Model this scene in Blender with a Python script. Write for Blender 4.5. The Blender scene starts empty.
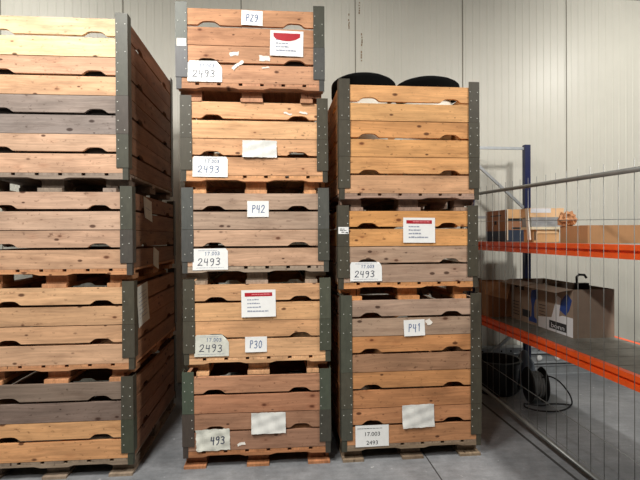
import bpy, bmesh, math, random
from mathutils import Vector, Matrix, Euler
PI = math.pi
R = random.Random(7)
col = bpy.context.scene.collection
scn = bpy.context.scene

# ------------------------------------------------------------------ helpers
def lin(c):
    return tuple(((x/255)/12.92 if x/255 <= .04045 else ((x/255+.055)/1.055)**2.4) for x in c)

class MB:
    """collects shapes for ONE mesh object"""
    def __init__(s):
        s.v = []; s.f = []; s.t = []; s.g = []; s.sm = []
    def add(s, vs, fs, tint=(1, 1, 1), g=None, smooth=False):
        o = len(s.v)
        s.v += [tuple(p) for p in vs]
        s.f += [tuple(i+o for i in f) for f in fs]
        s.sm += [smooth]*len(fs)
        s.t += [tint]*len(vs)
        s.g += (g if g else [tuple(p) for p in vs])
    def box(s, a, b, tint=(1, 1, 1), grain=None):
        x0, y0, z0 = a; x1, y1, z1 = b
        vs = [(x0,y0,z0),(x1,y0,z0),(x1,y1,z0),(x0,y1,z0),(x0,y0,z1),(x1,y0,z1),(x1,y1,z1),(x0,y1,z1)]
        fs = [(3,2,1,0),(4,5,6,7),(0,1,5,4),(1,2,6,5),(2,3,7,6),(3,0,4,7)]
        g = None
        if grain:
            o = [R.uniform(0, 60) for _ in range(3)]
            ax = {'x': (0,2,1), 'y': (1,0,2), 'z': (2,0,1)}[grain]
            g = [tuple(p[ax[k]]+o[k] for k in range(3)) for p in vs]
        s.add(vs, fs, tint, g)
    def prism(s, out, t0, t1, F, tint=(1, 1, 1), grain=False, smooth=False):
        """outline [(u,w)] counter-clockwise, extruded from t0 to t1, mapped by F(u,w,t)"""
        n = len(out)
        raw = [(u, w, t0) for u, w in out]+[(u, w, t1) for u, w in out]
        vs = [F(*p) for p in raw]
        fs = [tuple(range(n)), tuple(range(2*n-1, n-1, -1))]+[(i, i+n, (i+1) % n+n, (i+1) % n) for i in range(n)]
        g = None
        if grain:
            o = [R.uniform(0, 60) for _ in range(3)]
            g = [tuple(p[k]+o[k] for k in range(3)) for p in raw]
        s.add(vs, fs, tint, g, smooth)
    def tube(s, pts, r, n=8, closed=False, tint=(1, 1, 1)):
        pts = [Vector(p) for p in pts]; m = len(pts)
        rings = []
        up = None
        for i, p in enumerate(pts):
            a = pts[i-1] if (i or closed) else p
            b = pts[(i+1) % m] if (i < m-1 or closed) else p
            d = (b-a).normalized()
            if up is None or abs(up.dot(d)) > .99:
                up = Vector((0, 0, 1)) if abs(d.z) < .9 else Vector((1, 0, 0))
            x = d.cross(up).normalized(); up = x.cross(d).normalized()
            rings.append([p+x*r*math.cos(2*PI*k/n)+up*r*math.sin(2*PI*k/n) for k in range(n)])
        vs = [q for g in rings for q in g]; fs = []
        for i in range(m if closed else m-1):
            j = (i+1) % m
            for k in range(n):
                fs.append((i*n+k, i*n+(k+1) % n, j*n+(k+1) % n, j*n+k))
        if not closed:
            fs += [tuple(range(n-1, -1, -1)), tuple((m-1)*n+k for k in range(n))]
        s.add(vs, fs, tint, None, True)
    def lathe(s, prof, n=32, M=Matrix(), tint=(1, 1, 1), wob=0):
        """profile [(r,z)] turned about z"""
        vs = []; fs = []
        m = len(prof)
        for r, z in prof:
            for k in range(n):
                a = 2*PI*k/n
                rr = r*(1+wob*math.sin(3*a+z*9)*.5+wob*math.sin(7*a-z*17)*.5)
                vs.append(M @ Vector((rr*math.cos(a), rr*math.sin(a), z)))
        for i in range(m-1):
            for k in range(n):
                fs.append((i*n+k, i*n+(k+1) % n, (i+1)*n+(k+1) % n, (i+1)*n+k))
        fs += [tuple(range(n-1, -1, -1)), tuple((m-1)*n+k for k in range(n))]
        s.add(vs, fs, tint, None, True)
    def build(s, name, mat, parent=None, recalc=True):
        me = bpy.data.meshes.new(name)
        me.from_pydata(s.v, [], s.f); me.update()
        if recalc:
            bm = bmesh.new(); bm.from_mesh(me)
            bmesh.ops.recalc_face_normals(bm, faces=bm.faces); bm.to_mesh(me); bm.free()
        a = me.attributes.new('tint', 'FLOAT_COLOR', 'POINT')
        for i, t in enumerate(s.t): a.data[i].color = (*t, 1)
        a = me.attributes.new('gv', 'FLOAT_VECTOR', 'POINT')
        for i, t in enumerate(s.g): a.data[i].vector = t
        me.polygons.foreach_set('use_smooth', s.sm)
        me.materials.append(mat)
        o = bpy.data.objects.new(name, me); col.objects.link(o)
        if parent: o.parent = parent
        return o

def auto(o, ang=35):
    """sharp edges by angle for smooth shaded meshes"""
    bm = bmesh.new(); bm.from_mesh(o.data)
    for e in bm.edges:
        e.smooth = not (len(e.link_faces) != 2 or e.calc_face_angle(0) > math.radians(ang))
    bm.to_mesh(o.data); bm.free(); return o

def tag(o, label=None, cat=None, group=None, kind=None):
    if label: o['label'] = label
    if cat: o['category'] = cat
    if group: o['group'] = group
    if kind: o['kind'] = kind
    return o

def thing(name, label, cat, loc=(0, 0, 0), rz=0, group=None):
    o = bpy.data.objects.new(name, None); col.objects.link(o)
    o.empty_display_size = .1
    o.location = loc; o.rotation_euler = (0, 0, rz)
    return tag(o, label, cat, group)

# ------------------------------------------------------------------ materials
def newmat(name):
    m = bpy.data.materials.new(name); m.use_nodes = True
    nt = m.node_tree; b = nt.nodes['Principled BSDF']
    return m, nt, b
def N(nt, t, **k):
    n = nt.nodes.new(t)
    for a, v in k.items(): setattr(n, a, v)
    return n
def mathn(nt, op, a, b=None, c=None, clamp=False):
    n = N(nt, 'ShaderNodeMath', operation=op, use_clamp=clamp)
    for i, v in enumerate((a, b, c)):
        if v is None: continue
        if isinstance(v, (int, float)): n.inputs[i].default_value = v
        else: nt.links.new(v, n.inputs[i])
    return n.outputs[0]
def mixc(nt, fac, a, b, mode='MIX'):
    n = N(nt, 'ShaderNodeMix', data_type='RGBA', blend_type=mode)
    for i, v in ((0, fac), (6, a), (7, b)):
        if isinstance(v, (int, float)): n.inputs[i].default_value = v
        elif isinstance(v, tuple): n.inputs[i].default_value = (*v[:3], 1)
        else: nt.links.new(v, n.inputs[i])
    return n.outputs[2]
def noise(nt, vec, scale, detail=4, rough=.55, mp=None):
    if mp:
        m = N(nt, 'ShaderNodeMapping'); m.inputs['Scale'].default_value = mp
        nt.links.new(vec, m.inputs[0]); vec = m.outputs[0]
    n = N(nt, 'ShaderNodeTexNoise'); n.inputs['Scale'].default_value = scale
    n.inputs['Detail'].default_value = detail; n.inputs['Roughness'].default_value = rough
    nt.links.new(vec, n.inputs['Vector']); return n.outputs['Fac']
def ramp(nt, fac, stops):
    r = N(nt, 'ShaderNodeMapRange', clamp=True)
    r.inputs[1].default_value, r.inputs[2].default_value, r.inputs[3].default_value, r.inputs[4].default_value = stops
    nt.links.new(fac, r.inputs[0]); return r.outputs[0]
def bump(nt, b, h, strength, dist):
    n = N(nt, 'ShaderNodeBump'); n.inputs['Strength'].default_value = strength; n.inputs['Distance'].default_value = dist
    nt.links.new(h, n.inputs['Height']); nt.links.new(n.outputs[0], b.inputs['Normal'])

def plain(name, rgb, rough=.6, metal=0, var=0, vscale=8, bmp=0):
    m, nt, b = newmat(name)
    c = lin(rgb)
    b.inputs['Base Color'].default_value = (*c, 1)
    b.inputs['Roughness'].default_value = rough; b.inputs['Metallic'].default_value = metal
    if var or bmp:
        tc = N(nt, 'ShaderNodeTexCoord').outputs['Object']
        f = noise(nt, tc, vscale, 5, .65)
        if var:
            k = ramp(nt, f, (.3, .7, 1-var, 1+var))
            nt.links.new(mixc(nt, 1, c, k, 'MULTIPLY'), b.inputs['Base Color'])
        if bmp: bump(nt, b, f, bmp, .01)
    return m

def wood_mat():
    m, nt, b = newmat('plank_wood')
    at = N(nt, 'ShaderNodeAttribute', attribute_name='gv').outputs['Vector']
    ti = N(nt, 'ShaderNodeAttribute', attribute_name='tint').outputs['Color']
    # wandering of the grain
    wn = noise(nt, at, 1.0, 2, .5, (1.6, 5, 5))
    sep = N(nt, 'ShaderNodeSeparateXYZ'); nt.links.new(at, sep.inputs[0])
    w2 = mathn(nt, 'ADD', sep.outputs[1], mathn(nt, 'MULTIPLY', mathn(nt, 'SUBTRACT', wn, .5), .09))
    # knots
    mp = N(nt, 'ShaderNodeMapping'); mp.inputs['Scale'].default_value = (5.2, 9.5, 0)
    nt.links.new(at, mp.inputs[0])
    vo = N(nt, 'ShaderNodeTexVoronoi', feature='F1'); vo.inputs['Scale'].default_value = 1
    nt.links.new(mp.outputs[0], vo.inputs['Vector'])
    sc = N(nt, 'ShaderNodeSeparateColor'); nt.links.new(vo.outputs['Color'], sc.inputs[0])
    size = mathn(nt, 'MULTIPLY', mathn(nt, 'SUBTRACT', sc.outputs[0], .25, clamp=True), .23)
    kn = mathn(nt, 'SUBTRACT', 1, mathn(nt, 'DIVIDE', vo.outputs['Distance'], mathn(nt, 'ADD', size, .001)), clamp=True)
    kn = ramp(nt, kn, (.0, .5, 0, 1))
    halo = ramp(nt, vo.outputs['Distance'], (.0, .32, 1, 0))
    halo = mathn(nt, 'MULTIPLY', halo, ramp(nt, sc.outputs[0], (.35, .8, 0, 1)))
    w3 = mathn(nt, 'ADD', w2, mathn(nt, 'MULTIPLY', halo, .018))
    cb = N(nt, 'ShaderNodeCombineXYZ')
    nt.links.new(mathn(nt, 'MULTIPLY', sep.outputs[0], 1.4), cb.inputs[0])
    nt.links.new(mathn(nt, 'MULTIPLY', w3, 62), cb.inputs[1])
    nt.links.new(mathn(nt, 'MULTIPLY', sep.outputs[2], 30), cb.inputs[2])
    g1 = noise(nt, cb.outputs[0], 1.0, 5, .62)
    g2 = noise(nt, at, 1.0, 6, .7, (5, 110, 60))
    pat = noise(nt, at, 1.0, 4, .6, (2.2, 9, 5))
    k = mathn(nt, 'MULTIPLY', ramp(nt, g1, (.3, .7, .78, 1.14)), ramp(nt, g2, (.3, .7, .92, 1.07)))
    k = mathn(nt, 'MULTIPLY', k, ramp(nt, pat, (.28, .72, .74, 1.18)))
    we = noise(nt, at, 1.0, 5, .65, (3.1, 12, 4))
    t2 = mixc(nt, ramp(nt, we, (.5, .72, 0, .55)), ti, mixc(nt, 1, ti, lin((190, 180, 174)), 'MULTIPLY'))
    c = mixc(nt, 1, t2, k, 'MULTIPLY')
    c = mixc(nt, mathn(nt, 'MULTIPLY', halo, .32), c, mixc(nt, 1, ti, lin((180, 128, 92)), 'MULTIPLY'))
    c = mixc(nt, mathn(nt, 'MULTIPLY', kn, .82), c, mixc(nt, 1, ti, lin((105, 66, 46)), 'MULTIPLY'))
    # pin knots
    mp2 = N(nt, 'ShaderNodeMapping'); mp2.inputs['Scale'].default_value = (8, 15, 0); mp2.inputs['Location'].default_value = (3.3, 1.7, 0)
    nt.links.new(at, mp2.inputs[0])
    vo2 = N(nt, 'ShaderNodeTexVoronoi', feature='F1'); vo2.inputs['Scale'].default_value = 1
    nt.links.new(mp2.outputs[0], vo2.inputs['Vector'])
    sc2 = N(nt, 'ShaderNodeSeparateColor'); nt.links.new(vo2.outputs['Color'], sc2.inputs[0])
    sz2 = mathn(nt, 'MULTIPLY', mathn(nt, 'SUBTRACT', sc2.outputs[1], .42, clamp=True), .44)
    k2 = mathn(nt, 'SUBTRACT', 1, mathn(nt, 'DIVIDE', vo2.outputs['Distance'], mathn(nt, 'ADD', sz2, .001)), clamp=True)
    c = mixc(nt, mathn(nt, 'MULTIPLY', ramp(nt, k2, (0, .4, 0, 1)), .85), c, mixc(nt, 1, ti, lin((84, 56, 44)), 'MULTIPLY'))
    # dirt specks
    sp = noise(nt, at, 1.0, 3, .6, (22, 34, 20))
    c = mixc(nt, ramp(nt, sp, (.62, .74, 0, .7)), c, mixc(nt, 1, c, lin((130, 112, 100)), 'MULTIPLY'))
    nt.links.new(c, b.inputs['Base Color'])
    b.inputs['Roughness'].default_value = .72
    b.inputs['Specular IOR Level'].default_value = .3
    bump(nt, b, g2, .25, .003)
    return m

def tint_mat(name, rough=.55, metal=0, var=.16, scale=14, bmp=.1):
    m, nt, b = newmat(name)
    ti = N(nt, 'ShaderNodeAttribute', attribute_name='tint').outputs['Color']
    at = N(nt, 'ShaderNodeTexCoord').outputs['Object']
    f = noise(nt, at, scale, 6, .68)
    f2 = noise(nt, at, 1, 4, .6, (60, 60, 9))
    k = mathn(nt, 'MULTIPLY', ramp(nt, f, (.3, .7, 1-var, 1+var)), ramp(nt, f2, (.3, .7, 1-var*.7, 1+var*.7)))
    c = mixc(nt, 1, ti, k, 'MULTIPLY')
    nt.links.new(c, b.inputs['Base Color'])
    b.inputs['Roughness'].default_value = rough; b.inputs['Metallic'].default_value = metal
    bump(nt, b, f, bmp, .004)
    return m

def concrete_mat():
    m, nt, b = newmat('concrete_floor')
    tc = N(nt, 'ShaderNodeTexCoord').outputs['Object']
    a = noise(nt, tc, 1.1, 6, .62); f = noise(nt, tc, 9, 8, .72); s = noise(nt, tc, 60, 4, .7)
    scr = noise(nt, tc, 1, 5, .65, (4, 22, 1))
    c = mixc(nt, ramp(nt, a, (.33, .68, 0, 1)), lin((108, 111, 114)), lin((143, 144, 146)))
    k = mathn(nt, 'MULTIPLY', ramp(nt, f, (.3, .7, .74, 1.16)), ramp(nt, s, (.3, .7, .9, 1.08)))
    k = mathn(nt, 'MULTIPLY', k, ramp(nt, scr, (.3, .72, .9, 1.12)))
    c = mixc(nt, 1, c, k, 'MULTIPLY')
    bl = noise(nt, tc, 3.2, 5, .7)
    c = mixc(nt, ramp(nt, bl, (.62, .72, 0, .5)), c, lin((104, 102, 98)))
    lt = noise(nt, tc, 14, 3, .5)
    c = mixc(nt, ramp(nt, lt, (.7, .76, 0, .5)), c, lin((200, 200, 198)))
    nt.links.new(c, b.inputs['Base Color'])
    nt.links.new(ramp(nt, f, (.3, .7, .5, .75)), b.inputs['Roughness'])
    bump(nt, b, f, .12, .01)
    return m

def card_mat():
    m, nt, b = newmat('cardboard')
    ti = N(nt, 'ShaderNodeAttribute', attribute_name='tint').outputs['Color']
    at = N(nt, 'ShaderNodeTexCoord').outputs['Object']
    f = noise(nt, at, 6, 4, .6)
    fl = noise(nt, at, 1, 2, .5, (150, 150, 4))
    k = mathn(nt, 'MULTIPLY', ramp(nt, f, (.3, .7, .9, 1.08)), ramp(nt, fl, (.3, .7, .96, 1.03)))
    nt.links.new(mixc(nt, 1, ti, k, 'MULTIPLY'), b.inputs['Base Color'])
    b.inputs['Roughness'].default_value = .85
    return m

WOOD = wood_mat()
POST = tint_mat('corner_steel_paint', .5, 0, .16, 12, .12)
CARD = card_mat()
RIVET = plain('rivet_zinc', (168, 168, 158), .5, .3)
PAPER = plain('label_paper', (238, 238, 235), .6, 0, .04, 18)
POUCH = plain('pouch_film', (226, 226, 220), .28, 0, .07, 10)
WORN = plain('worn_paper', (214, 214, 202), .55, 0, .12, 16)
REDP = plain('red_print', (176, 22, 38), .5, 0, .1, 30)
GREYP = plain('grey_print', (150, 156, 172), .7)
PINK = plain('pale_red_print', (214, 120, 126), .6)
INK = plain('marker_ink', (62, 68, 86), .7)
BLUEINK = plain('blue_pen_ink', (92, 112, 150), .7)
PRINTK = plain('black_print', (40, 40, 44), .7)
SCRAP = plain('torn_paper', (232, 226, 216), .8)
WALL = plain('wall_panel_paint', (208, 206, 194), .42, 0, .03, 2)
CEIL = plain('ceiling_panel', (96, 94, 90), .8)
OTHERW = plain('plaster', (64, 63, 60), .8)
SEAM = plain('panel_seam', (128, 124, 112), .7)
RUST = plain('rust_streak', (132, 104, 70), .8)
FLOOR = concrete_mat()
FLOORLINE = plain('dark_floor_line', (52, 51, 50), .8)
BLUE = plain('rack_blue_paint', (19, 27, 70), .4, 0, .1, 9)
ORANGE = plain('rack_orange_paint', (226, 84, 26), .42, 0, .12, 7)
GALV = plain('galvanised_steel', (172, 176, 178), .42, .55, .12, 12)
GALVD = plain('fence_galvanised', (122, 123, 120), .45, .5, .12, 16)
DECK = plain('shelf_deck_steel', (112, 110, 102), .55, .2, .22, 16)
MATTE = plain('black_matte_rubber', (9, 9, 9), .95)
MATTE.node_tree.nodes['Principled BSDF'].inputs['Specular IOR Level'].default_value = .08
BLACK = plain('black_plastic', (17, 17, 18), .48, 0, .15, 10)
RUBBER = plain('cable_rubber', (30, 30, 32), .5)
CABLEG = plain('cable_sheath_grey', (112, 112, 110), .5, 0, .15, 20)
DRUMW = plain('barrel_white', (226, 222, 208), .5, 0, .06, 6)
SACKB = plain('grey_blue_plastic', (120, 132, 146), .4, 0, .18, 9)
WHITE = plain('white_plastic', (238, 238, 234), .45)
FILL = plain('added_dark_filling', (34, 30, 27), .95, 0, .3, 20)
HOLE = plain('dark_slot', (26, 27, 28), .8)
WRAP = plain('grey_wrap', (146, 148, 150), .4, 0, .14, 14)
CREAM = plain('cream_board', (222, 208, 178), .7, 0, .05, 8)
PBLUE = plain('carton_blue_print', (34, 62, 128), .6, 0, .1, 12)
PNAVY = plain('carton_navy_print', (34, 46, 66), .6, 0, .1, 12)
PWHITE = plain('carton_print_and_glare_white', (214, 216, 220), .6, 0, .05, 12)

# ------------------------------------------------------------------ camera
F_PX, YAW, PITCH, ROLL, CAMH = 479.35, .0884, .0064, .0057, 1.8605
cam = bpy.data.cameras.new('camera'); co = bpy.data.objects.new('camera', cam); col.objects.link(co)
cam.sensor_width = 36; cam.lens = F_PX/640*36; cam.clip_start = .05
co.matrix_world = Matrix.Translation((0, 0, CAMH)) @ Matrix.Rotation(-YAW, 4, 'Z') @ Matrix.Rotation(PI/2-PITCH, 4, 'X') @ Matrix.Rotation(-ROLL, 4, 'Z')
scn.camera = co

# ------------------------------------------------------------------ the setting
XL, XR, YF, YB, ZC = -6.5, 9.0, -9, 6.28, 5.13
def struct(name, mb, mat): return tag(mb.build(name, mat), kind='structure')
m = MB(); m.box((XL, YF, -.12), (XR, YB+.2, 0)); struct('floor', m, FLOOR)
m = MB(); m.box((XL, YF, ZC), (XR, YB+.2, ZC+.12)); struct('ceiling', m, CEIL)
m = MB(); m.box((XL-.12, YF, 0), (XL, YB+.2, ZC)); struct('wall_left', m, OTHERW)
m = MB(); m.box((XR, YF, 0), (XR+.12, YB+.2, ZC)); struct('wall_right', m, OTHERW)
m = MB(); m.box((XL, YF-.12, 0), (XR, YF, ZC)); struct('wall_front', m, OTHERW)
# back wall: insulated steel panels with fine pressed ribs
prof = []; x = XL; seams = (-3.4, -1.93, -.45, 1.04, 2.50, 3.97, 5.45, 6.92)
while x < XR:
    prof += [(x, YB), (x+.036, YB), (x+.041, YB-.0032), (x+.059, YB-.0032), (x+.064, YB)]; x += .1
prof = [(min(px, XR), py) for px, py in prof]+[(XR, YB), (XR, YB+.18), (XL, YB+.18)]
m = MB(); m.prism([(a, b) for a, b in prof], 0, ZC, lambda u, w, t: (u, w, t))
wall = struct('wall_back', m, WALL)
m = MB()
for s in seams: m.box((s-.006, YB-.0045, .01), (s+.006, YB+.002, ZC-.01))
m.build('panel_seams', SEAM, wall)
def atb(px, py, Y=YB):  # where the back wall is seen
    return px
m = MB()
for (sx, z0, z1) in ((1.095, 4.80, 5.0), (.955, 4.60, 4.82), (1.12, 4.18, 4.32), (1.125, 4.38, 4.58), (.965, 4.52, 4.57)):
    k = int((z1-z0)/.035)
    for i in range(k):
        if R.random() < .7:
            z = z0+i*.035; dx = R.uniform(-.004, .004)
            m.box((sx+dx-.006, YB-.0062, z), (sx+dx+.006, YB-.0036, z+R.uniform(.014, .035)))
m.build('rust_streaks', RUST, wall)
# floor joint, and a wider dark line below the fence
m = MB(); m.box((1.233, YF, -.002), (1.243, YB, .0015)); struct('trim_1', m, FLOORLINE)
m = MB(); m.box((2.247, YF, -.002), (2.272, YB, .0018)); struct('trim_2', m, FLOORLINE)

# ------------------------------------------------------------------ writing
GL = {  # strokes of a hand, in a box 0.6 wide and 1 high
 '2': [[(.05,.75),(.15,.95),(.38,1),(.52,.85),(.48,.62),(.25,.3),(.02,.03),(.3,.06),(.58,.02)]],
 '4': [[(.12,.98),(.06,.5),(.3,.46),(.52,.5)],[(.46,.95),(.44,.4),(.46,-.05)]],
 '9': [[(.5,.8),(.35,.98),(.12,.92),(.06,.7),(.2,.52),(.42,.6),(.5,.82),(.48,.4),(.4,.1),(.2,-.08)]],
 '3': [[(.06,.9),(.28,1),(.5,.86),(.44,.64),(.22,.54),(.46,.44),(.54,.2),(.34,0),(.06,.06)]],
 '1': [[(.16,.78),(.32,1),(.32,0)]],
 '7': [[(.06,.96),(.54,.98),(.36,.5),(.26,0)]],
 '0': [[(.3,1),(.1,.8),(.06,.4),(.2,.04),(.4,.02),(.54,.4),(.48,.8),(.3,1)]],
 'P': [[(.12,0),(.12,.98),(.4,1),(.54,.8),(.42,.56),(.14,.5)]],
 'Z': [[(.08,.96),(.52,.96),(.06,.04),(.56,.04)]],
 '5': [[(.5,.98),(.14,.96),(.1,.58),(.36,.62),(.54,.36),(.38,.04),(.06,.06)]],
 '.': [[(.26,.0),(.34,.04)]],
 ' ': [],
}
def handwriting(s, u0, v0, h, wd, place, name, mat, parent, width=1.0, slant=.08):
    """flat pen strokes on the sheet given by place(u,v,lift)"""
    m = MB(); cx = u0
    for ch in s:
        dy = R.uniform(-.05, .05)*h
        for st in GL.get(ch, []):
            pts = [(cx+(a*width+b*slant)*h, v0+dy+b*h) for a, b in st]
            for (a, b), (c, d) in zip(pts, pts[1:]):
                l = math.hypot(c-a, d-b) or 1e-6
                ex, ey = (c-a)/l*wd*.4, (d-b)/l*wd*.4
                nx, ny = -(d-b)/l*wd/2, (c-a)/l*wd/2
                q = [(a-ex+nx, b-ey+ny), (a-ex-nx, b-ey-ny), (c+ex-nx, d+ey-ny), (c+ex+nx, d+ey+ny)]
                vs = [place(x, y, .0012) for x, y in q]+[place(x, y, .0004) for x, y in q]
                m.add(vs, [(0,1,2,3),(7,6,5,4),(0,4,5,1),(1,5,6,2),(2,6,7,3),(3,7,4,0)])
        cx += h*(.78*width if ch not in '. ' else .45*width)
    return m.build(name, mat, parent)
def printed(s, uc, v0, h, place, name, mat, parent, sx=1.0):
    """printed lettering, meshed from the built-in font, laid on the sheet"""
    cu = bpy.data.curves.new('lettering', 'FONT'); cu.body = s; cu.align_x = 'CENTER'; cu.size = h/.72
    cu.resolution_u = 3
    o = bpy.data.objects.new('lettering', cu); col.objects.link(o)
    dg = bpy.context.evaluated_depsgraph_get(); dg.update()
    me = bpy.data.meshes.new_from_object(o.evaluated_get(dg))
    vs = [place(uc+v.co.x*sx, v0+v.co.y, .0012) for v in me.vertices]
    fs = [tuple(p.vertices) for p in me.polygons]
    bpy.data.objects.remove(o); bpy.data.meshes.remove(me)
    m = MB(); m.add(vs, fs); return m.build(name, mat, parent, False)
def bars(lines, place, name, mat, parent):
    """rows of print too small to read: short uneven dashes"""
    m = MB()
    for (u0, u1, v, h) in lines:
        u = u0
        while u < u1:
            l = R.uniform(.012, .03); e = min(u+l, u1); hh = h*R.uniform(.75, 1.15)
            q = [(u, v), (e, v), (e, v+hh), (u, v+hh)]
            m.add([place(a, b, .001) for a, b in q]+[place(a, b, .0003) for a, b in q],
                  [(0,1,2,3),(7,6,5,4),(0,4,5,1),(1,5,6,2),(2,6,7,3),(3,7,4,0)])
            u = e+R.uniform(.002, .005)
    return m.build(name, mat, parent)

def sheet(name, parent, frame, a0, a1, b0, b1, mat, tilt=0, lift=.010, wrinkle=0, cut=(0, 0), ragged=0, nx=12, nz=8, base=.0012, skew=0):
    """a sheet of paper stapled to a face. frame(a,b,o): a along, b up, o out of the face"""
    w, h = a1-a0, b1-b0; ca, cb = (a0+a1)/2, (b0+b1)/2
    ph = R.uniform(0, 9)
    def out(u, v):
        s = v/h
        o = base+lift*(1-s)**2*(.7+.3*math.sin(u/w*3+ph))
        if wrinkle:
            o += wrinkle*(1.2+math.sin(u*46+v*31+ph)+.7*math.sin(u*23-v*70+ph*2)+.5*math.sin(u*91+v*12))*.45
            o = max(o, base)
        return o
    ct, sn = math.cos(tilt), math.sin(tilt)
    def place(u, v, l=0):
        du, dv = u-w/2, v-h/2
        return frame(ca+du*ct-dv*sn, cb+du*sn+dv*ct+skew*du, out(u, v)+l)
    m = MB(); vs = []
    jit = {}
    for layer in (0, 1):
        for j in range(nz+1):
            for i in range(nx+1):
                u, v = w*i/nx, h*j/nz
                if cut[1]:
                    lim = w-max(0, v-(h-cut[1]))/cut[1]*cut[1]*.9
                    u = min(u, lim)
                if cut[0]:
                    u = max(u, max(0, v-(h-cut[0]))*.9)
                if ragged and (i in (0, nx) or j in (0, nz)):
                    if (i, j) not in jit: jit[(i, j)] = (R.uniform(-1, 1)*ragged, R.uniform(-1, 1)*ragged)
                    u += jit[(i, j)][0]; v += jit[(i, j)][1]
                vs.append(place(u, v, -.0007*layer))
    k = (nx+1)*(nz+1); fs = []
    q = lambda i, j, l: l*k+j*(nx+1)+i
    for j in range(nz):
        for i in range(nx):
            fs.append((q(i,j,0), q(i+1,j,0), q(i+1,j+1,0), q(i,j+1,0)))
            fs.append((q(i,j+1,1), q(i+1,j+1,1), q(i+1,j,1), q(i,j,1)))
    for i in range(nx):
        fs += [(q(i,0,1), q(i+1,0,1), q(i+1,0,0), q(i,0,0)), (q(i,nz,0), q(i+1,nz,0), q(i+1,nz,1), q(i,nz,1))]
    for j in range(nz):
        fs += [(q(0,j,0), q(0,j+1,0), q(0,j+1,1), q(0,j,1)), (q(nx,j,1), q(nx,j+1,1), q(nx,j+1,0), q(nx,j,0))]
    m.add(vs, fs, smooth=not wrinkle)
    o = auto(m.build(name, mat, parent), 60)
    return o, place, w, h

# ------------------------------------------------------------------ crates
BASE, PL = .136, .1494
T = .030                                       # plank thickness
FR = lambda a, b, o: (a, .006-o, b)            # a face of the front planks
SD = lambda a, b, o: (.594+o, a, b)            # the right side planks
PF = lambda a, b, o: (a, -.0006-o, b)          # on the front of a corner post

def plank_outline(u0, u1, w0, w1, cuts):
    out = [(u0, w0)]
    for c in cuts:
        hw = .092; d = .031
        for a, b in ((-1, 0), (-.86, .22), (-.7, .62), (-.52, .9), (-.3, 1), (.3, 1), (.52, .9), (.7, .62), (.86, .22), (1, 0)):
            out.append((c+a*hw, w0+b*d))
    out += [(u1, w0), (u1, w1), (u0, w1)]
    return out
def vary(c, a=.05):
    k = 1+R.uniform(-a, a); d = R.uniform(-.02, .02)
    return (c[0]*k, c[1]*k*(1+d*.5), c[2]*k*(1-d))

def wall_panel(n, tints, u0, u1, cuts, t0, t1, F, dark=1):
    m = MB()
    for i in range(n):                          # i counted from the bottom
        j = n-1-i
        w0 = BASE+i*PL; w1 = w0+PL
        w0 += (.017 if j % 2 == 0 else .005) if i else .002
        w1 -= R.uniform(0, .002)
        c = lin(tints[j]); c = tuple(x*dark for x in vary(c))
        e = [R.uniform(-.0015, .0015) for _ in range(2)]
        out = plank_outline(u0+.001, u1-.001, w0+e[0], w1, [q+R.uniform(-.008, .008) for q in cuts] if (j % 2 == 0 and i) else [])
        m.prism(out, t0+R.uniform(0, .002), t1, F, c, True)
    return m

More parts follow.
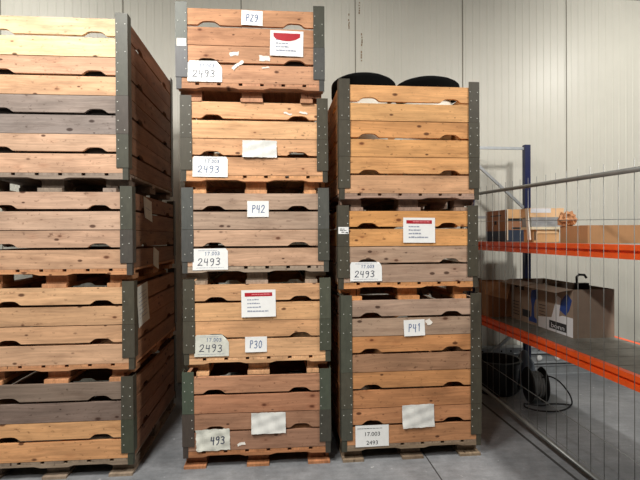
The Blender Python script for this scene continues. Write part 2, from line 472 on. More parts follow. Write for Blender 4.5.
RV = lin((186, 186, 176))
GREEN = (80, 75, 62)
def crate(key, loc, rz, n, tints, label, stack, side=None, pal=(196, 146, 104), seams=None, posts=None, on_floor=False, solid=None):
    t = thing('wooden_crate', label, 'crate', loc, rz, 'wooden box pallets of the '+stack)
    top = BASE+n*PL
    side = side or tints  # left stack passes darker side tints, its shaded sides put into the colour
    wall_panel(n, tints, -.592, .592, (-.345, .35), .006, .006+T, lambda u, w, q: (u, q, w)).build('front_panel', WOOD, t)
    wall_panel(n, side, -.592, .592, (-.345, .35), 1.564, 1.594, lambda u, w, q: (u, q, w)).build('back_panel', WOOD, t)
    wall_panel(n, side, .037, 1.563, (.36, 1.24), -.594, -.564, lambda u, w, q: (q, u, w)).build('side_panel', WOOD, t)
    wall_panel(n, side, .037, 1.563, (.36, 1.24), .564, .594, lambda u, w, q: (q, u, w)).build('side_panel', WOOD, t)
    # pallet
    pc = lin(pal)
    m = MB()
    for k in range(7):
        x0 = -.59+k*(1.18+.03)/7
        m.box((x0, .006, .116), (x0+1.18/7-.03+.004, 1.594, BASE-.001), vary(pc, .12), 'y')
        if k: m.box((x0-.0299, .07, .117), (x0-.0001, 1.53, BASE-.003), tuple(.8*q for q in pc), 'y')
    m.build('deck', WOOD, t)
    for y0 in (.004, .75, 1.497):
        out = [(-.59, .088)]
        for a, b in ((-.44, -.10), (.10, .44)):
            out += [(a, .088), (a+.05, .100), (b-.05, .100), (b, .088)]
        out += [(.59, .088), (.59, .1155), (-.59, .1155)]
        m = MB(); m.prism(out, y0, y0+.1, lambda u, w, q: (u, q, w), vary(pc, .1), True)
        m.build('stringer_board', WOOD, t)
    ob = ((-.59, -.415), (-.088, .092), (.41, .59)) if on_floor else ((-.50, -.40), (-.088, .092), (.40, .50))
    for a, b in ob:
        m = MB(); m.box((a, .018 if not on_floor else -.004, 0 if on_floor else -.0095), (b, 1.582, .0205), vary(pc, .14), 'y'); m.build('bottom_board', WOOD, t)
        for y0, y2 in ((.075, .24), (.71, .90), (1.36, 1.525)):
            m = MB();  tb = tuple(x*.75 for x in vary(pc, .12)); m.box((a+.006, y0, .021), (b-.006, y2, .0875), tb, 'y')  # blocks tinted darker, the shade under the stringers put into the colour
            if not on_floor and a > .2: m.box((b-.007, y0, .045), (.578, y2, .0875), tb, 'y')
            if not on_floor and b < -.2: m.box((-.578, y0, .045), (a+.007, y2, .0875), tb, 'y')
            m.build('block', WOOD, t)
    # steel corner posts
    seams = seams or [2]*(n//2)
    for sx in (-1, 1):
        for sy in (0, 1):
            Y = (lambda y: y) if sy == 0 else (lambda y: 1.6-y)
            cols = [tuple(.80*q for q in lin(c)) for c in ((posts or {}).get((sx, sy)) or [GREEN]*len(seams))]
            m = MB(); z1 = top+.046; k = 0
            for si, s in enumerate(seams):
                k += s
                z0 = top+.004-k*PL if k < n else BASE+.040
                d = .0012*(si % 2)
                A = .0922+.002*(si % 2); th = .006
                out = [(0-d, 0-d), (A, 0-d), (A, th-d-.0002), (th, th-.0002), (th, A), (0-d, A)]
                out = [(sx*(.6-u), Y(w)) for u, w in out]
                m.prism(out, z0+.002, z1, lambda u, w, q: (u, w, q), vary(cols[si % len(cols)], .06))
                z1 = z0
            if sy == 0:
                for i in range(n):
                    zc = BASE+(i+.5)*PL
                    for dz in (-.034, .034):
                        if i == 0 and dz < 0: continue
                        for xx in (.078,)+((.022,) if R.random() < .35 else ()):
                            px, pz = sx*(.6-xx+R.uniform(-.005, .005)), zc+dz+R.uniform(-.006, .006)
                            ring = [(px+0.0042*math.cos(q*PI/4), pz+0.0042*math.sin(q*PI/4)) for q in range(8)]
                            m.prism(ring, -.0032, -.0010, lambda u, w, q: (u, q, w), RV)
            o = m.build('corner_post', POST, t)
            m = MB(); A = .046
            out = [(.0035, .0035), (A, .0035), (A, .0058), (.0058, .0058), (.0058, A), (.0035, A)]
            out = [(sx*(.6-u), Y(w)) for u, w in out]
            m.prism(out, .084, BASE+.05, lambda u, w, q: (u, w, q), tuple(x*.85 for x in vary(cols[-1], .06)))
            m.build('foot_bracket', POST, o)
    return t

STK = ['left stack', 'centre stack', 'right stack']
PALE, PINKT, GRYB, ORNG, BRIGHT, REDB, GPNK = (232,200,158), (206,166,136), (140,126,116), (222,168,112), (236,190,138), (176,128,96), (172,148,132)
DARKS = [(142,104,78)]*8
crates = {}
crates['L4'] = crate('L4', (-1.733, 3.859, 0), -.001, 4, [(134,116,102), (128,110,98), (220,168,116), (216,160,110)],
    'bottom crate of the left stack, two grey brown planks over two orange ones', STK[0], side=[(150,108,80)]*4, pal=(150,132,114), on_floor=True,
    posts={(1,0): [(76,72,60), (70,74,58)]})
crates['L3'] = crate('L3', (-1.723, 3.869, .7435), .003, 4, [(214,170,130), (208,164,126), (212,166,128), (214,172,136)],
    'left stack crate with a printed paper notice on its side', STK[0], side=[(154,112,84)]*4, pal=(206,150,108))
crates['L2'] = crate('L2', (-1.73, 3.862, 1.487), 0, 4, [(198,164,138), (200,168,142), (196,160,132), (202,162,128)],
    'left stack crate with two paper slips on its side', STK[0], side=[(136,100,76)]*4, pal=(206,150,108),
    posts={(1,0): [(80,80,68), (84,79,72)]})
crates['L1'] = crate('L1', (-1.752, 3.853, 2.2305), -.002, 8, [PALE, PALE, (208,166,134), (212,168,132), (146,132,122), (142,130,122), (200,164,138), (204,164,136)],
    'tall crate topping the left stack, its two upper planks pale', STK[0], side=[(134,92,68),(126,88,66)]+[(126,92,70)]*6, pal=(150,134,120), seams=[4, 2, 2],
    posts={(1,0): [(78,78,66), (80,72,64), (80,79,68)]})

crates['C5'] = crate('C5', (-.171, 3.917, 0), -.008, 4, [(190,140,106), (188,134,100), (166,124,96), (164,124,98)],
    'bottom crate of the centre stack, dark reddish planks with a blank creased pouch', STK[1], pal=(186,128,88), on_floor=True,
    posts={(-1,0): [(80,90,74), (76,66,58)], (1,0): [(82,88,74), (76,73,64)]})
crates['C4'] = crate('C4', (-.164, 3.949, .7435), -.001, 4, [(222,172,126), (224,174,126), (222,170,122), (220,172,128)],
    'bright tan crate second from the floor in the centre stack, with a P30 tag', STK[1], pal=(228,180,134),
    posts={(1,0): [(90,92,76), (82,84,70)]})
crates['C3'] = crate('C3', (-.173, 3.957, 1.487), -.002, 4, [(188,160,138), (182,156,134), (206,168,140), (208,168,138)],
    'weathered pinkish grey crate in the middle of the centre stack, bearing a P42 tag', STK[1], pal=(176,156,136),
    posts={(-1,0): [(92,93,90), (86,86,82)], (1,0): [(92,92,86), (82,81,72)]})
crates['C2'] = crate('C2', (-.177, 3.957, 2.2305), .015, 4, [(228,176,130), (232,182,136), (230,178,132), (224,172,128)],
    'bright honey coloured crate of the centre stack with a blank white pouch', STK[1], pal=(222,166,118))
crates['C1'] = crate('C1', (-.205, 3.931, 2.974), -.005, 4, [(200,148,110), (198,146,110), (198,148,114), (204,154,120)],
    'topmost crate of the centre stack, with a P29 tag and torn paper bits', STK[1], pal=(198,146,112),
    posts={(-1,0): [(86,90,80), (94,94,95)], (1,0): [(82,82,72), (88,88,86)]})

crates['R3'] = crate('R3', (1.116, 3.915, 0), .013, 8, [(180,152,130), (176,148,126), (206,146,94), (166,126,96), (200,142,94), (196,138,92), (192,136,94), (190,136,96)],
    'tall eight plank crate at the bottom of the right stack, with a P41 tag', STK[2], pal=(150,130,108), on_floor=True, seams=[4, 2, 2],
    posts={(-1,0): [(86,88,74), (88,84,70), (82,82,70)]})
crates['R2'] = crate('R2', (1.098, 3.931, 1.3413), .009, 4, [(222,160,98), (224,164,104), (184,154,130), (180,151,128)],
    'low crate in the middle of the right stack, orange planks over greyish pink ones', STK[2], pal=(214,152,98))
crates['R1'] = crate('R1', (1.109, 3.924, 2.0848), .008, 6, [(226,170,114), (228,174,118), (220,160,102), (222,164,107), (222,164,109), (208,160,122)],
    'six plank orange crate on top of the right stack, with black lidded barrels inside', STK[2], pal=(166,138,120))

# ---- paper on the crates
def lot(c, r, mat=PAPER, tilt=0, cut=(.02, .05), small='17.003', big='2493', hand=INK, **k):
    x0, x1, z0, z1 = r
    o, pl, w, h = sheet('lot_label', crates[c], FR, x0, x1, z0, z1, mat, tilt, .008, cut=cut, **k)
    handwriting(small, w*.34, h*.69, h*.15, .0036, pl, 'handwriting', BLUEINK, o, 1.1)
    handwriting(big, w*.14, h*.22, h*.32, .0055, pl, 'handwriting', hand, o, 1.1)
    bars([(w*.1, w*.88, h*.1, .0025)], pl, 'printed_line', GREYP, o)
    bars([(w*.16, w*.7, h*.9, .003)], pl, 'printed_line', GREYP, o)
    return tag(o, 'white lot label handwritten 17.003 and 2493')
lot('C1', (-.507, -.233, .142, .312))
lot('C2', (-.503, -.223, .122, .288), tilt=-.01, cut=(.012, .014), hand=BLUEINK)
lot('C3', (-.514, -.231, .110, .284), tilt=.012, cut=(0, .02))
lot('C4', (-.512, -.236, .151, .327), mat=WORN, cut=(.02, .06))
lot('R2', (-.500, -.233, .149, .308), cut=(.012, .03))
o, pl, w, h = sheet('lot_label', crates['C5'], FR, -.492, -.223, .142, .312, WORN, .02, .006, .006, ragged=.0035, nx=18, nz=12)
handwriting('493', w*.42, h*.30, h*.34, .008, pl, 'handwriting', INK, o, .9)
tag(o, 'crumpled dirty white lot label with handwritten digits')
o, pl, w, h = sheet('lot_label', crates['R3'], FR, -.484, -.203, .120, .296, PAPER, 0, .006)
printed('17.003', w*.5, h*.5, h*.19, pl, 'printed_number', PRINTK, o, 1.1)
printed('2493', w*.5, h*.10, h*.19, pl, 'printed_number', PRINTK, o, 1.1)
bars([(w*.06, w*.8, h*.84, .004)], pl, 'printed_line', PRINTK, o)
tag(o, 'white printed lot label reading 17.003 2493')
def ptag(c, r, s, tilt=0):
    x0, x1, z0, z1 = r
    o, pl, w, h = sheet('tag', crates[c], FR, x0, x1, z0, z1, PAPER, tilt, .008)
    handwriting(s, w*.2, h*.28, h*.46, .006, pl, 'handwriting', BLUEINK, o, .8)
    tag(o, 'small white tag handwritten '+s.replace('Z', '2'))
ptag('C1', (-.076, .096, .605, .727), 'PZ9', -.03)
ptag('C3', (-.072, .103, .540, .671), 'P42')
ptag('C4', (-.105, .072, .178, .303), 'P30')
ptag('R3', (-.070, .109, 1.030, 1.164), 'P41', .03)
def red(c, r, tilt=0, smear=False):
    x0, x1, z0, z1 = r
    o, pl, w, h = sheet('notice', crates[c], FR, x0, x1, z0, z1, PAPER, tilt, .012)
    m = MB(); n = 14; y0, y1 = h*.76, h*.90
    for i in range(n):
        a, b = w*(.1+.8*i/n), w*(.1+.8*(i+1)/n)
        dr = (lambda s: -.035*max(0, math.sin(PI*min(1, s*1.05)))**.5 if smear else 0)
        q = [(a, y0+dr(i/n)), (b, y0+dr((i+1)/n)), (b, y1), (a, y1)]
        m.add([pl(s, t_, .001) for s, t_ in q]+[pl(s, t_, .0003) for s, t_ in q], [(0,1,2,3),(7,6,5,4),(0,4,5,1),(1,5,6,2),(2,6,7,3),(3,7,4,0)])
    rh = m.build('red_header', REDP, o)
    f = .0012
    pk = lambda u, v, l=0: pl(u, v, l+.0009)
    if not smear: bars([(w*.3, w*.84, h*.815, .009)], pk, 'header_lettering', PINK, rh)
    bars([(w*.17, w*.5, h*.62, .009), (w*.17, w*.54, h*.48, .010), (w*.17, w*.56, h*.34, .011), (w*.17, w*.78, h*.19, .012)], pl, 'printed_lines', GREYP, o)
    tag(o, 'white notice with a red printed header band')
red('C1', (.155, .425, .362, .572), -.02, True)
red('C4', (-.133, .146, .466, .686), .01)
red('R2', (-.050, .224, .466, .676), -.01)
for c, r, tl in (('C2', (-.104, .175, .284, .424), -.005), ('C5', (-.050, .228, .264, .432), 0), ('R3', (-.088, .186, .262, .452), .02)):
    o, pl, w, h = sheet('document_pouch', crates[c], FR, *r, POUCH, tl, .012, .006, ragged=.0015, nx=16, nz=12)
    tag(o, 'blank creased white document pouch')
o, pl, w, h = sheet('sticker', crates['C1'], PF, -.590, -.514, .424, .486, SCRAP, 0, .001, nx=4, nz=4); tag(o, 'plain pale sticker on the left post')
o, pl, w, h = sheet('sticker', crates['R2'], PF, -.598, -.512, .543, .600, PAPER, 0, .001, nx=4, nz=4)
bars([(w*.14, w*.6, h*.66, .005), (w*.14, w*.8, h*.46, .005), (w*.3, w*.6, h*.2, .007), (w*.7, w*.95, h*.12, .009)], pl, 'printed_lines', PRINTK, o)
tag(o, 'small white printed sticker on the left post')
for c, r, tl in (('C1', (-.172, -.098, .357, .389), .1), ('C1', (.066, .152, .322, .364), -.06), ('C1', (-.160, -.052, .272, .298), .62),
                 ('C2', (.235, .305, .642, .655), -.3), ('C2', (.365, .430, .648, .664), -.25), ('C5', (-.166, -.102, .172, .192), .2),
                 ('R3', (.124, .166, 1.12, 1.165), .5), ('C1', (.09, .15, .262, .272), .1)):
    sheet('paper_scrap', crates[c], FR, *r, SCRAP, tl, .003, ragged=.005, nx=5, nz=4)
o, pl, w, h = sheet('paper_slip', crates['L2'], SD, .345, .605, .53, .715, WORN, 0, .012, nx=6, skew=-.12)
bars([(w*.2, w*.8, h*.5, .006)], pl, 'printed_lines', GREYP, o)
o, pl, w, h = sheet('paper_slip', crates['L2'], SD, .64, .84, .10, .27, WORN, -.25, .012, nx=6)
o, pl, w, h = sheet('notice', crates['L3'], SD, .100, .42, .40, .73, WORN, .08, .014, .002, nx=8)
bars([(w*.15, w*.85, h*(.2+.1*i), .005) for i in range(7)], pl, 'printed_lines', GREYP, o)
tag(o, 'off-white notice covered with printed lines')

# added dark filling that makes the hand holes of the open crates read black
def filling(x0, x1, y0, y1, zb, zt, loc, rz, label):
    m = MB(); n = 14; vs = []; fs = []
    for j in range(n+1):
        for i in range(n+1):
            u, v = i/n, j/n
            e = min(u, 1-u, v, 1-v)
            vs.append((x0+(x1-x0)*u, y0+(y1-y0)*v, zt-.05*math.exp(-e*14)+R.uniform(-.025, .025)))
    k = len(vs)
    vs += [(x, y, zb) for x, y, z in vs]
    q = lambda i, j: j*(n+1)+i
    for j in range(n):
        for i in range(n):
            f = (q(i,j), q(i+1,j), q(i+1,j+1), q(i,j+1)); fs += [f, tuple(a+k for a in reversed(f))]
    for i in range(n):
        for a, b in ((q(i,0), q(i+1,0)), (q(i+1,n), q(i,n)), (q(0,i+1), q(0,i)), (q(n,i), q(n,i+1))): fs.append((a, a+k, b+k, b))
    m.add(vs, fs); o = m.build('added_filling', FILL); o.location = loc; o.rotation_euler = (0, 0, rz)
    tag(o, label, 'filling', None, 'stuff')
filling(-.55, .55, .05, 1.55, BASE+.001, BASE+6.45*PL, (-1.752, 3.853, 2.2305), -.002, 'added dark filling inside the tall crate topping the left stack')
filling(-.55, .55, .05, 1.55, BASE+.001, BASE+2.6*PL, (-.205, 3.931, 2.974), -.005, 'added dark filling inside the topmost crate of the centre stack')

# ------------------------------------------------------------------ barrels in the top right crate
def barrel(loc, tilt, label):
    t = thing('barrel', label, 'barrel', loc, 0, 'barrels in the top right crate')
    m = MB(); m.lathe([(r_*.83, z_) for r_, z_ in [(.20,0),(.255,.01),(.262,.05),(.272,.3),(.280,.32),(.280,.36),(.272,.38),(.272,.66),(.280,.68),(.280,.72),(.272,.74),(.268,.97),(.25,.98)]], 40)
    auto(m.build('body', DRUMW, t))
    m = MB()
    prof = [(.290,.930),(.300,.938),(.302,.985),(.303,1.040),(.298,1.058),(.280,1.076),(.24,1.098),(.18,1.118),(.10,1.130),(.03,1.134)]
    m.lathe(prof, 48, Matrix.Translation((0,0,1.0)) @ Euler(tilt).to_matrix().to_4x4() @ Matrix.Translation((0,0,-1.0)))
    auto(m.build('lid', MATTE, t), 50)
    return t
zf = 2.0848+BASE
barrel((.815, 4.47, zf), (-.04, .035, 0), 'left of the two black lidded barrels standing in the top right crate')
barrel((1.424, 4.47, zf), (.05, .0, 0), 'right of the two black lidded barrels, its lid sitting higher')

# ------------------------------------------------------------------ pallet rack
rk = thing('pallet_rack', 'blue and orange pallet rack with two loaded shelves beside the right stack', 'rack', (2.5, 0, 0))
X0, X1 = -.08, .745                               # along local x, y = world
YN, YR = 2.30, 5.90
def upright(y):
    f = MB(); f.box((X0, y, 0), (X0+.08, y+.07, 3.03)); a = f.build('upright_post', BLUE, rk)
    f = MB(); f.box((X1-.075, y, 0), (X1, y+.07, 3.03)); b = f.build('upright_post', BLUE, rk)
    for k, o in ((X0, a), (X1-.08, b)):
        f = MB(); f.box((k-.02, y-.02, 0), (k+.10, y+.09, .006)); f.build('base_plate', BLUE, o)
    def brace(x0, z0, x1, z1):
        f = MB(); d = Vector((x1-x0, 0, z1-z0)).normalized(); nn = Vector((-d.z, 0, d.x))*.016
        c = [Vector((x0, 0, z0))-nn, Vector((x1, 0, z1))-nn, Vector((x1, 0, z1))+nn, Vector((x0, 0, z0))+nn]
        f.add([(p.x, y+.02, p.z) for p in c]+[(p.x, y+.05, p.z) for p in c], [(0,1,2,3),(7,6,5,4),(0,4,5,1),(1,5,6,2),(2,6,7,3),(3,7,4,0)])
        f.build('brace', GALV, rk)
    xa, xb = X0+.075, X1-.075
    brace(xa, 2.99, xb, 2.985); brace(xa, 2.82, xb, 2.22); brace(xa, 2.10, xb, 2.10)
    brace(xa, 1.36, xb, .80); brace(xb, .72, xa, .16); brace(xa, .11, xb, .11)
upright(YR); upright(YN)
def beam(xa, zt, front):
    s = 1 if front else -1
    out = [(0, 0), (.05, 0), (.05, .105), (.0, .105), (.0, .064), (.026, .060), (.026, .044), (0, .040)]
    m = MB(); m.prism([(xa+s*u, zt-.105+w) for u, w in out], YN+.072, YR-.002, lambda u, w, q: (u, q, w)); m.build('beam', ORANGE, rk)
for zt in (1.792, .872):
    beam(-.002, zt, True); beam(X1+.0525, zt, False)
    m = MB(); m.box((.05, YN+.08, zt-.03), (X1-.001, YR-.01, zt-.004))
    for k in range(14):
        y = YN+.1+k*.255
        m.box((.05, y, zt-.004), (X1-.001, y+.245, zt))
    m.build('shelf_deck', DECK, rk)

# ------------------------------------------------------------------ cartons
CT = (176, 136, 96); CD = (126, 94, 68); CG = (140, 122, 106)
def carton(label, loc, size, rz=0, tint=CT, inside=None, flaps=(), closed=False, group=None, name='carton'):
    """size (x,y,z) from the corner; flaps (side, length, angle from upright-outward in degrees)"""
    t = thing(name, label, 'cardboard box', loc, rz, group)
    w, d, h = size; k = .005; c = lin(tint); ci = lin(inside or tint)
    m = MB()
    m.box((0,0,0), (w,d,k), c)
    m.box((0,0,k), (w,k,h), c); m.box((0,d-k,k), (w,d,h), c)
    m.box((0,k,k), (k,d-k,h), c); m.box((w-k,k,k), (w,d-k,h), c)
    if closed:
        m.box((k,k,h-k-.001), (w/2-.001,d-k,h-.001), c); m.box((w/2+.001,k,h-k-.001), (w-k,d-k,h-.001), c)
    m.build('body', CARD, t)
    for side, l, ang in flaps:
        a = math.radians(ang); m = MB()
        if side in 'xX':
            q = [(0, .004), (0, d-.004)]; x = 0 if side == 'x' else w; s = -1 if side == 'x' else 1
            P = lambda u, v, o: (x+s*(math.sin(a)*v+math.cos(a)*o), u, h+.001+math.cos(a)*v-math.sin(a)*o)
            L0, L1 = .004, d-.004
        else:
            y = 0 if side == 'y' else d; s = -1 if side == 'y' else 1
            P = lambda u, v, o: (u, y+s*(math.sin(a)*v+math.cos(a)*o), h+.001+math.cos(a)*v-math.sin(a)*o)
            L0, L1 = .004, w-.004
        o0 = .0005
        vs = [P(L0,0,o0),P(L1,0,o0),P(L1-.01,l,o0),P(L0+.01,l,o0),P(L0,0,o0+.004),P(L1,0,o0+.004),P(L1-.01,l,o0+.004),P(L0+.01,l,o0+.004)]
        m.add(vs, [(3,2,1,0),(4,5,6,7),(0,1,5,4),(1,2,6,5),(2,3,7,6),(3,0,4,7)], c)
        m.build('flap', CARD, t)
    return t
def patch(t, name, mat, face, poly, size, lift=.0012):
    """print on a carton face: poly in the face's own metres"""
    w, d, h = size
    FF = {'x': lambda u, v, q: (-q, d-u, v), 'y': lambda u, v, q: (u, -q, v)}[face]
    m = MB(); m.prism(poly, .0002, lift, FF); return m.build(name, mat, t)
rect = lambda a, b, c, d: [(a, b), (c, b), (c, d), (a, d)]
ZU, ZL = 1.7925, .8725
# upper shelf
s = (.31, .55, .368)
t = carton('brown carton with a dark blue lower band at the far end of the upper shelf', (2.60, 5.25, ZU), s, 0, (150, 104, 74))
f = MB(); f.box((.002, -.006, .268), (.308, -.001, .370), lin((214, 170, 120))); f.build('flap', CARD, t)
f = MB(); f.box((-.004, -.022, .02), (.006, -.008, .372), lin((228, 214, 190))); f.build('flap', CARD, t)
patch(t, 'printed_band', PNAVY, 'y', rect(.003, .004, .307, .135), s); patch(t, 'printed_band', HOLE, 'y', rect(.003, .235, .307, .264), s)
patch(t, 'printed_mark', HOLE, 'y', rect(.06, .145, .20, .165), s)
patch(t, 'printed_band', PNAVY, 'x', rect(.003, .004, .547, .125), s); patch(t, 'printed_mark', HOLE, 'x', rect(.24, .20, .30, .245), s)
patch(t, 'printed_mark', PRINTK, 'x', rect(.14, .30, .42, .312), s)
s = (.27, .20, .130)
t = carton('small low tan carton on the upper shelf under the cream board', (2.595, 4.66, ZU), s, 0, (206, 160, 112), closed=True)
f = MB(); f.box((.03, -.006, .09), (.25, -.001, .129), lin((226, 186, 140))); f.build('flap', CARD, t)
patch(t, 'printed_mark', HOLE, 'y', rect(.004, .02, .02, .11), s)
m = MB(); m.box((0, 0, 0), (.34, .22, .026)); o = m.build('board', CREAM); o.location = (2.562, 4.64, ZU+.131); tag(o, 'cream board lying on the small low tan carton', 'board')
m = MB()
m.prism([(.004,0),(.33,0),(.335,.02),(.33,.092),(.32,.098),(.01,.098),(0,.09),(0,.015)], 0, .19, lambda u, w, q: (u, q, w))
for k in range(3): m.box((-.001, -.0012, .022+.026*k), (.336, .191, .025+.026*k))
o = m.build('wrapped_pack', WRAP); o.location = (2.568, 4.66, ZU+.1575); tag(o, 'grey plastic wrapped pack lying on the cream board', 'pack')
s = (.36, .19, .092)
t = carton('flat tan carton on top of the grey wrapped pack', (2.556, 4.66, ZU+.2562), s, 0, (222, 182, 138), closed=True)
f = MB(); f.add([(-.004,.0,.09),(-.004,.05,.09),(.026,.05,-.23),(.026,.0,-.23),(-.012,.0,.09),(-.012,.05,.09),(.012,.05,-.23),(.012,.0,-.23)],
    [(0,1,2,3),(7,6,5,4),(0,4,5,1),(1,5,6,2),(2,6,7,3),(3,7,4,0)], lin((236, 230, 216)))
o = f.build('flap', CARD, t); o.location = (-.028, -.022, 0); tag(o, 'added white sliver for the lit left faces of the stack')  # added sliver, the brightly lit left faces of the stack as white colour
patch(t, 'glare_strip', PWHITE, 'y', rect(.005, .045, .22, .090), s)  # glare along the upper carton front, painted as a white patch
s = (.50, .40, .155)
t = carton('low brown carton nearest the camera on the upper shelf, with crumpled paper on it', (2.635, 3.87, ZU), s, 0, (168, 124, 84), closed=True)
# crumpled paper ball
bm = bmesh.new(); bmesh.ops.create_icosphere(bm, subdivisions=3, radius=.075)
for v in bm.verts:
    n_ = v.co.normalized()
    k = 1+.22*math.sin(n_.x*7+n_.y*4)*math.cos(n_.z*6+n_.x*3)+.14*math.sin(n_.y*13-n_.z*9)+R.uniform(-.05, .05)
    v.co *= k; v.co.z *= .95
    v.co.z = max(v.co.z, -.058)
mm = MB(); vs = [tuple(v.co) for v in bm.verts]; fs = [tuple(v.index for v in f.verts) for f in bm.faces]; bm.free()
mm.add(vs, fs, lin((170, 118, 78))); o = mm.build('crumpled_paper', CARD); o.location = (2.675, 4.225, ZU+.155+.0582)
tag(o, 'crumpled ball of brown packing paper on the low brown carton', 'packing paper')

# lower shelf
s = (.29, .27, .43)
t = carton('open brown carton with a big drooping flap at the far end of the lower shelf', (2.55, 5.62, ZL), s, 0, (158, 118, 86), flaps=())
f = MB(); c_ = lin((176, 134, 98)); h_ = .4305
vs = [(-.06, -.001, h_), (.288, -.001, h_), (.14, -.20, h_-.19), (-.12, -.19, h_-.13)]
f.add(vs+[(x, y-.002, z+.004) for x, y, z in vs], [(3,2,1,0),(4,5,6,7),(0,1,5,4),(1,2,6,5),(2,3,7,6),(3,0,4,7)], c_)
f.build('flap', CARD, t)
s = (.42, .59, .468); fl = (('x', .17, 99),)
t = carton('open grey brown carton with blue print in the middle of the lower shelf', (2.82, 5.0, ZL), s, 0, CG, flaps=fl)
patch(t, 'blue_print', PBLUE, 'x', [(.42,.03),(.585,.03),(.58,.07),(.53,.09),(.52,.2),(.55,.28),(.585,.30),(.585,.40),(.48,.38),(.455,.31),(.48,.2),(.47,.09),(.42,.07)], s)
patch(t, 'printed_block', PRINTK, 'x', rect(.27, .065, .44, .145), s)
for k in range(5): patch(t, 'printed_line', PRINTK, 'x', rect(.06, .06+.037*k, .20, .068+.037*k), s)
patch(t, 'hand_hole', HOLE, 'x', [(.08,.40),(.13,.375),(.20,.40),(.17,.445),(.10,.445)], s); patch(t, 'printed_mark', PRINTK, 'x', rect(.25, .36, .31, .40), s)
s = (.42, .62, .468)
t = carton('open carton with a white band and black lettered label on the lower shelf', (2.82, 4.36, ZL), s, 0, CG, flaps=(('x', .17, 99),))
patch(t, 'white_band', PWHITE, 'x', [(.003,.004),(.617,.004),(.617,.19),(.45,.19),(.30,.15),(.003,.115)], s)
patch(t, 'white_swoosh', PWHITE, 'x', [(.25,.13),(.38,.13),(.42,.36),(.36,.38)], s, .0018)
patch(t, 'blue_print', PBLUE, 'x', [(.40,.24),(.50,.20),(.56,.26),(.60,.36),(.52,.42),(.43,.34)], s, .0022)
for k in range(4): patch(t, 'printed_line', PRINTK, 'x', rect(.02, .14+.034*k, .14, .147+.034*k), s)
lb = patch(t, 'black_label', PRINTK, 'x', rect(.215, .03, .52, .112), s, .0022)
printed('bonn', .367, .044, .05, lambda u, v, l: (-.0024-l, .62-u, v), 'lettering', PWHITE, lb, 1.7)
# black handled tool standing in the carton
t = thing('tool', 'small black tool with a curved handle standing up out of the white banded carton', 'tool', (3.08, 4.62, ZL+.0055))
m = MB(); m.box((-.06, -.03, 0), (.06, .03, .50)); m.build('tool_body', BLACK, t)
m = MB(); m.tube([(-.05, 0, .495), (-.055, 0, .56), (-.03, 0, .585), (.03, 0, .58), (.05, 0, .55)], .012); m.build('handle', BLACK, t)

# ------------------------------------------------------------------ mesh fence
fn = thing('mesh_fence', 'galvanised wire mesh fence panel in front of the rack', 'fence', (2.285, 0, 0))
fz = lambda z, y: z+.027*(y-3.7)
fa, fb = 2.32, 5.80
m = MB(); m.tube([(0, fa, fz(.115, fa)), (0, fb, fz(.115, fb)), (0, fb, fz(2.302, fb)), (0, fa, fz(2.302, fa))], .021, 10, True)
m.build('frame', GALVD, fn)
m = MB(); y = fb-.145
while y > fa+.05:
    m.tube([(0, y, fz(.12, y)), (0, y, fz(2.375, y))], .0023, 6); y -= .1455
for z in (.165, .425, 1.985):
    m.tube([(0, fa, fz(z, fa)), (0, fb, fz(z, fb))], .0026, 6)
m.build('wire_mesh', GALVD, fn)
for y in (fa, fb):
    m = MB(); m.prism([(-.11,-.30),(.11,-.30),(.11,.0),(-.11,.0)] if y == fa else [(-.11,0),(.11,0),(.11,.22),(-.11,.22)], .002, .12, lambda u, w, q: (u, y+w+(.02 if y == fa else -.02), q))
    m.build('foot_block', CEIL, fn)

# ------------------------------------------------------------------ guard along the foot of the back wall
gd = thing('wall_guard', 'galvanised guard rails along the foot of the back wall', 'guard rail', (0, 6.10, 0))
for z0, z1, d in ((.285, .375, 0), (.150, .268, .02), (.0, .132, 0)):
    m = MB(); m.prism([(d, z0), (.16, z0), (.16, z1), (d, z1), (d, z1-.012), (d+.012, z1-.016), (d+.012, z0+.016), (d, z0+.012)], -.6, 7.6, lambda u, w, q: (q, u, w))
    p = m.build('rail', GALV, gd)
    if z0 > .28:
        h_ = MB()
        for k in range(60):
            h_.prism([(-.3+k*.13+.012*math.cos(q*PI/4), .33+.012*math.sin(q*PI/4)) for q in range(8)], d+.0105, d+.0118, lambda u, w, q: (u, q, w))
        h_.build('bolt_holes', HOLE, p)
for k in range(6):
    m = MB(); m.lathe([(.030,-.002),(.038,0),(.040,.008),(.034,.012),(.02,.014)], 24, Matrix.Translation((3.225+.257*k, .0295, .225)) @ Matrix.Rotation(PI/2, 4, 'X'))
    tag(auto(m.build('reflector_disc', WHITE, gd)), 'white round disc')

# ------------------------------------------------------------------ on the floor behind the fence
rl = thing('cable_reel', 'black cable reel wound with grey cable on the floor under the rack', 'cable reel', (2.865, 5.12, .195), -.15)
RX = Matrix.Rotation(PI/2, 4, 'Y')
for x in (-.08, .08):
    m = MB(); m.lathe([(.03,-.010),(.17,-.010),(.190,-.006),(.195,0),(.190,.006),(.17,.010),(.03,.010)], 40, Matrix.Translation((x, 0, 0)) @ RX)
    auto(m.build('flange', BLACK, rl))
m = MB(); m.lathe([(.07,-.07),(.07,.07)], 24, RX); m.build('hub', BLACK, rl)
m = MB(); pts = []
for i in range(20*14):
    a = 2*PI*i/20; tt = i/20
    x = -.056+.112*(abs(((tt/7) % 2)-1)); r = .105+.018*(tt/7)+.012*math.sin(tt*2.3)
    pts.append((x+.006*math.sin(a), r*math.cos(a), r*math.sin(a)))
m.tube(pts, .011, 6); m.build('wound_cable', CABLEG, rl)
cab = thing('cable', 'thin black cable looping over the floor beside the cable reel', 'cable', (0, 0, 0))
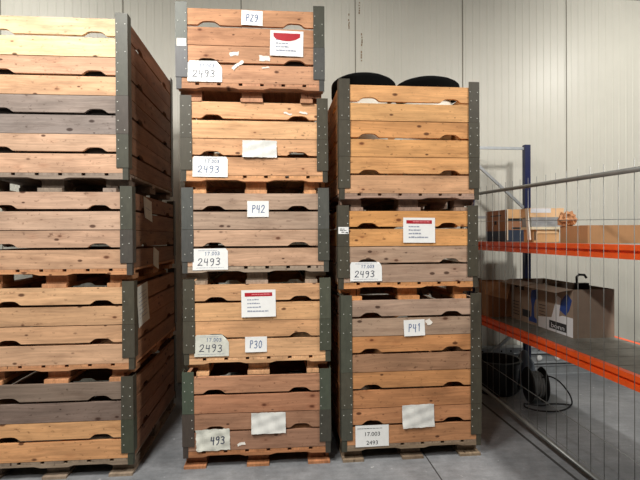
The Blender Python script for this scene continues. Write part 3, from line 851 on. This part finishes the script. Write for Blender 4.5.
def smooth(P, n=10):
    P = [Vector(p) for p in P]; out = []
    for i in range(len(P)-1):
        a, b, c, d = P[max(i-1, 0)], P[i], P[i+1], P[min(i+2, len(P)-1)]
        for k in range(n):
            t = k/n
            out.append(.5*((2*b)+(-a+c)*t+(2*a-5*b+4*c-d)*t*t+(-a+3*b-3*c+d)*t**3))
    return out+[P[-1]]
m = MB(); m.tube(smooth([(2.88, 5.03, .30), (2.95, 4.97, .325), (3.04, 4.93, .27), (3.13, 4.90, .14), (3.16, 4.92, .03), (3.12, 5.0, .009), (2.98, 5.02, .009), (2.86, 4.98, .009), (2.70, 5.06, .009)]), .008, 8)
m.build('cable_loop', RUBBER, cab)
m = MB(); m.tube(smooth([(2.70, 5.06, .009), (2.66, 4.95, .009), (2.74, 4.84, .009), (2.90, 4.80, .009), (3.06, 4.86, .009), (3.2, 4.98, .009)]), .008, 8)
m.build('cable_loop', RUBBER, cab)
m = MB(); m.lathe([(.19,0),(.205,.012),(.225,.16),(.245,.33),(.268,.335),(.268,.355),(.235,.355),(.20,.03),(.02,.028)], 36)
o = auto(m.build('tub', BLACK)); o.location = (2.60, 5.52, .001); o.scale = (1.08, 1.08, 1.12); tag(o, 'round black plastic tub on the floor behind the mesh fence', 'tub')
m = MB(); m.lathe([(.05,0),(.10,.006),(.125,.06),(.118,.16),(.10,.25),(.06,.31),(.03,.36),(.012,.37)], 28, wob=.12)
o = m.build('sack', SACKB); o.location = (3.02, 5.66, .001); o.scale = (1.05, 1.0, 1.22); tag(o, 'grey blue plastic sack slumped on the floor beside the blue upright', 'sack')

# paper on the floor in front of the left stack
m = MB(); m.box((-.105, -.07, .0005), (.105, .07, .0015)); o = m.build('paper_sheet', PAPER); o.location = (-1.79, 3.60, 0); o.rotation_euler = (0, 0, .05)
tag(o, 'white sheet of paper lying on the floor before the left stack', 'paper')

# ------------------------------------------------------------------ light
def lamp(name, loc, e, sx, sy, c=(1, .97, .92)):
    l = bpy.data.lights.new(name, 'AREA'); l.shape = 'RECTANGLE'; l.size = sx; l.size_y = sy; l.energy = e; l.color = c
    o = bpy.data.objects.new(name, l); col.objects.link(o); o.location = loc; return o
lamp('ceiling_lamp', (-1.5, 1.8, 5.0), 240, .3, 1.2)
lamp('ceiling_lamp', (-1.5, -.4, 5.0), 190, .3, 1.2)
lamp('ceiling_lamp', (3.76, 2.3, 5.0), 210, .3, .9)
def point_light(loc, e, r=.2):
    l = bpy.data.lights.new('unseen_point_light', 'POINT'); l.energy = e; l.shadow_soft_size = r; l.color = (1, .97, .92)
    o = bpy.data.objects.new('unseen_point_light', l); col.objects.link(o); o.location = loc
point_light((-3.4, 4.4, 4.7), 140)  # added light with no known lamp, brightens the left of the back wall
point_light((4.9, 4.2, 4.7), 150)
point_light((.4, 4.6, 4.85), 40)  # added weak fill for the middle of the back wall, no known lamp
w = bpy.data.worlds.new('world'); scn.world = w; w.use_nodes = True
w.node_tree.nodes['Background'].inputs[0].default_value = (.5, .52, .55, 1); w.node_tree.nodes['Background'].inputs[1].default_value = .0
scn.view_settings.view_transform = 'Standard'; scn.view_settings.look = 'None'
scn.view_settings.exposure = 0; scn.view_settings.gamma = 1
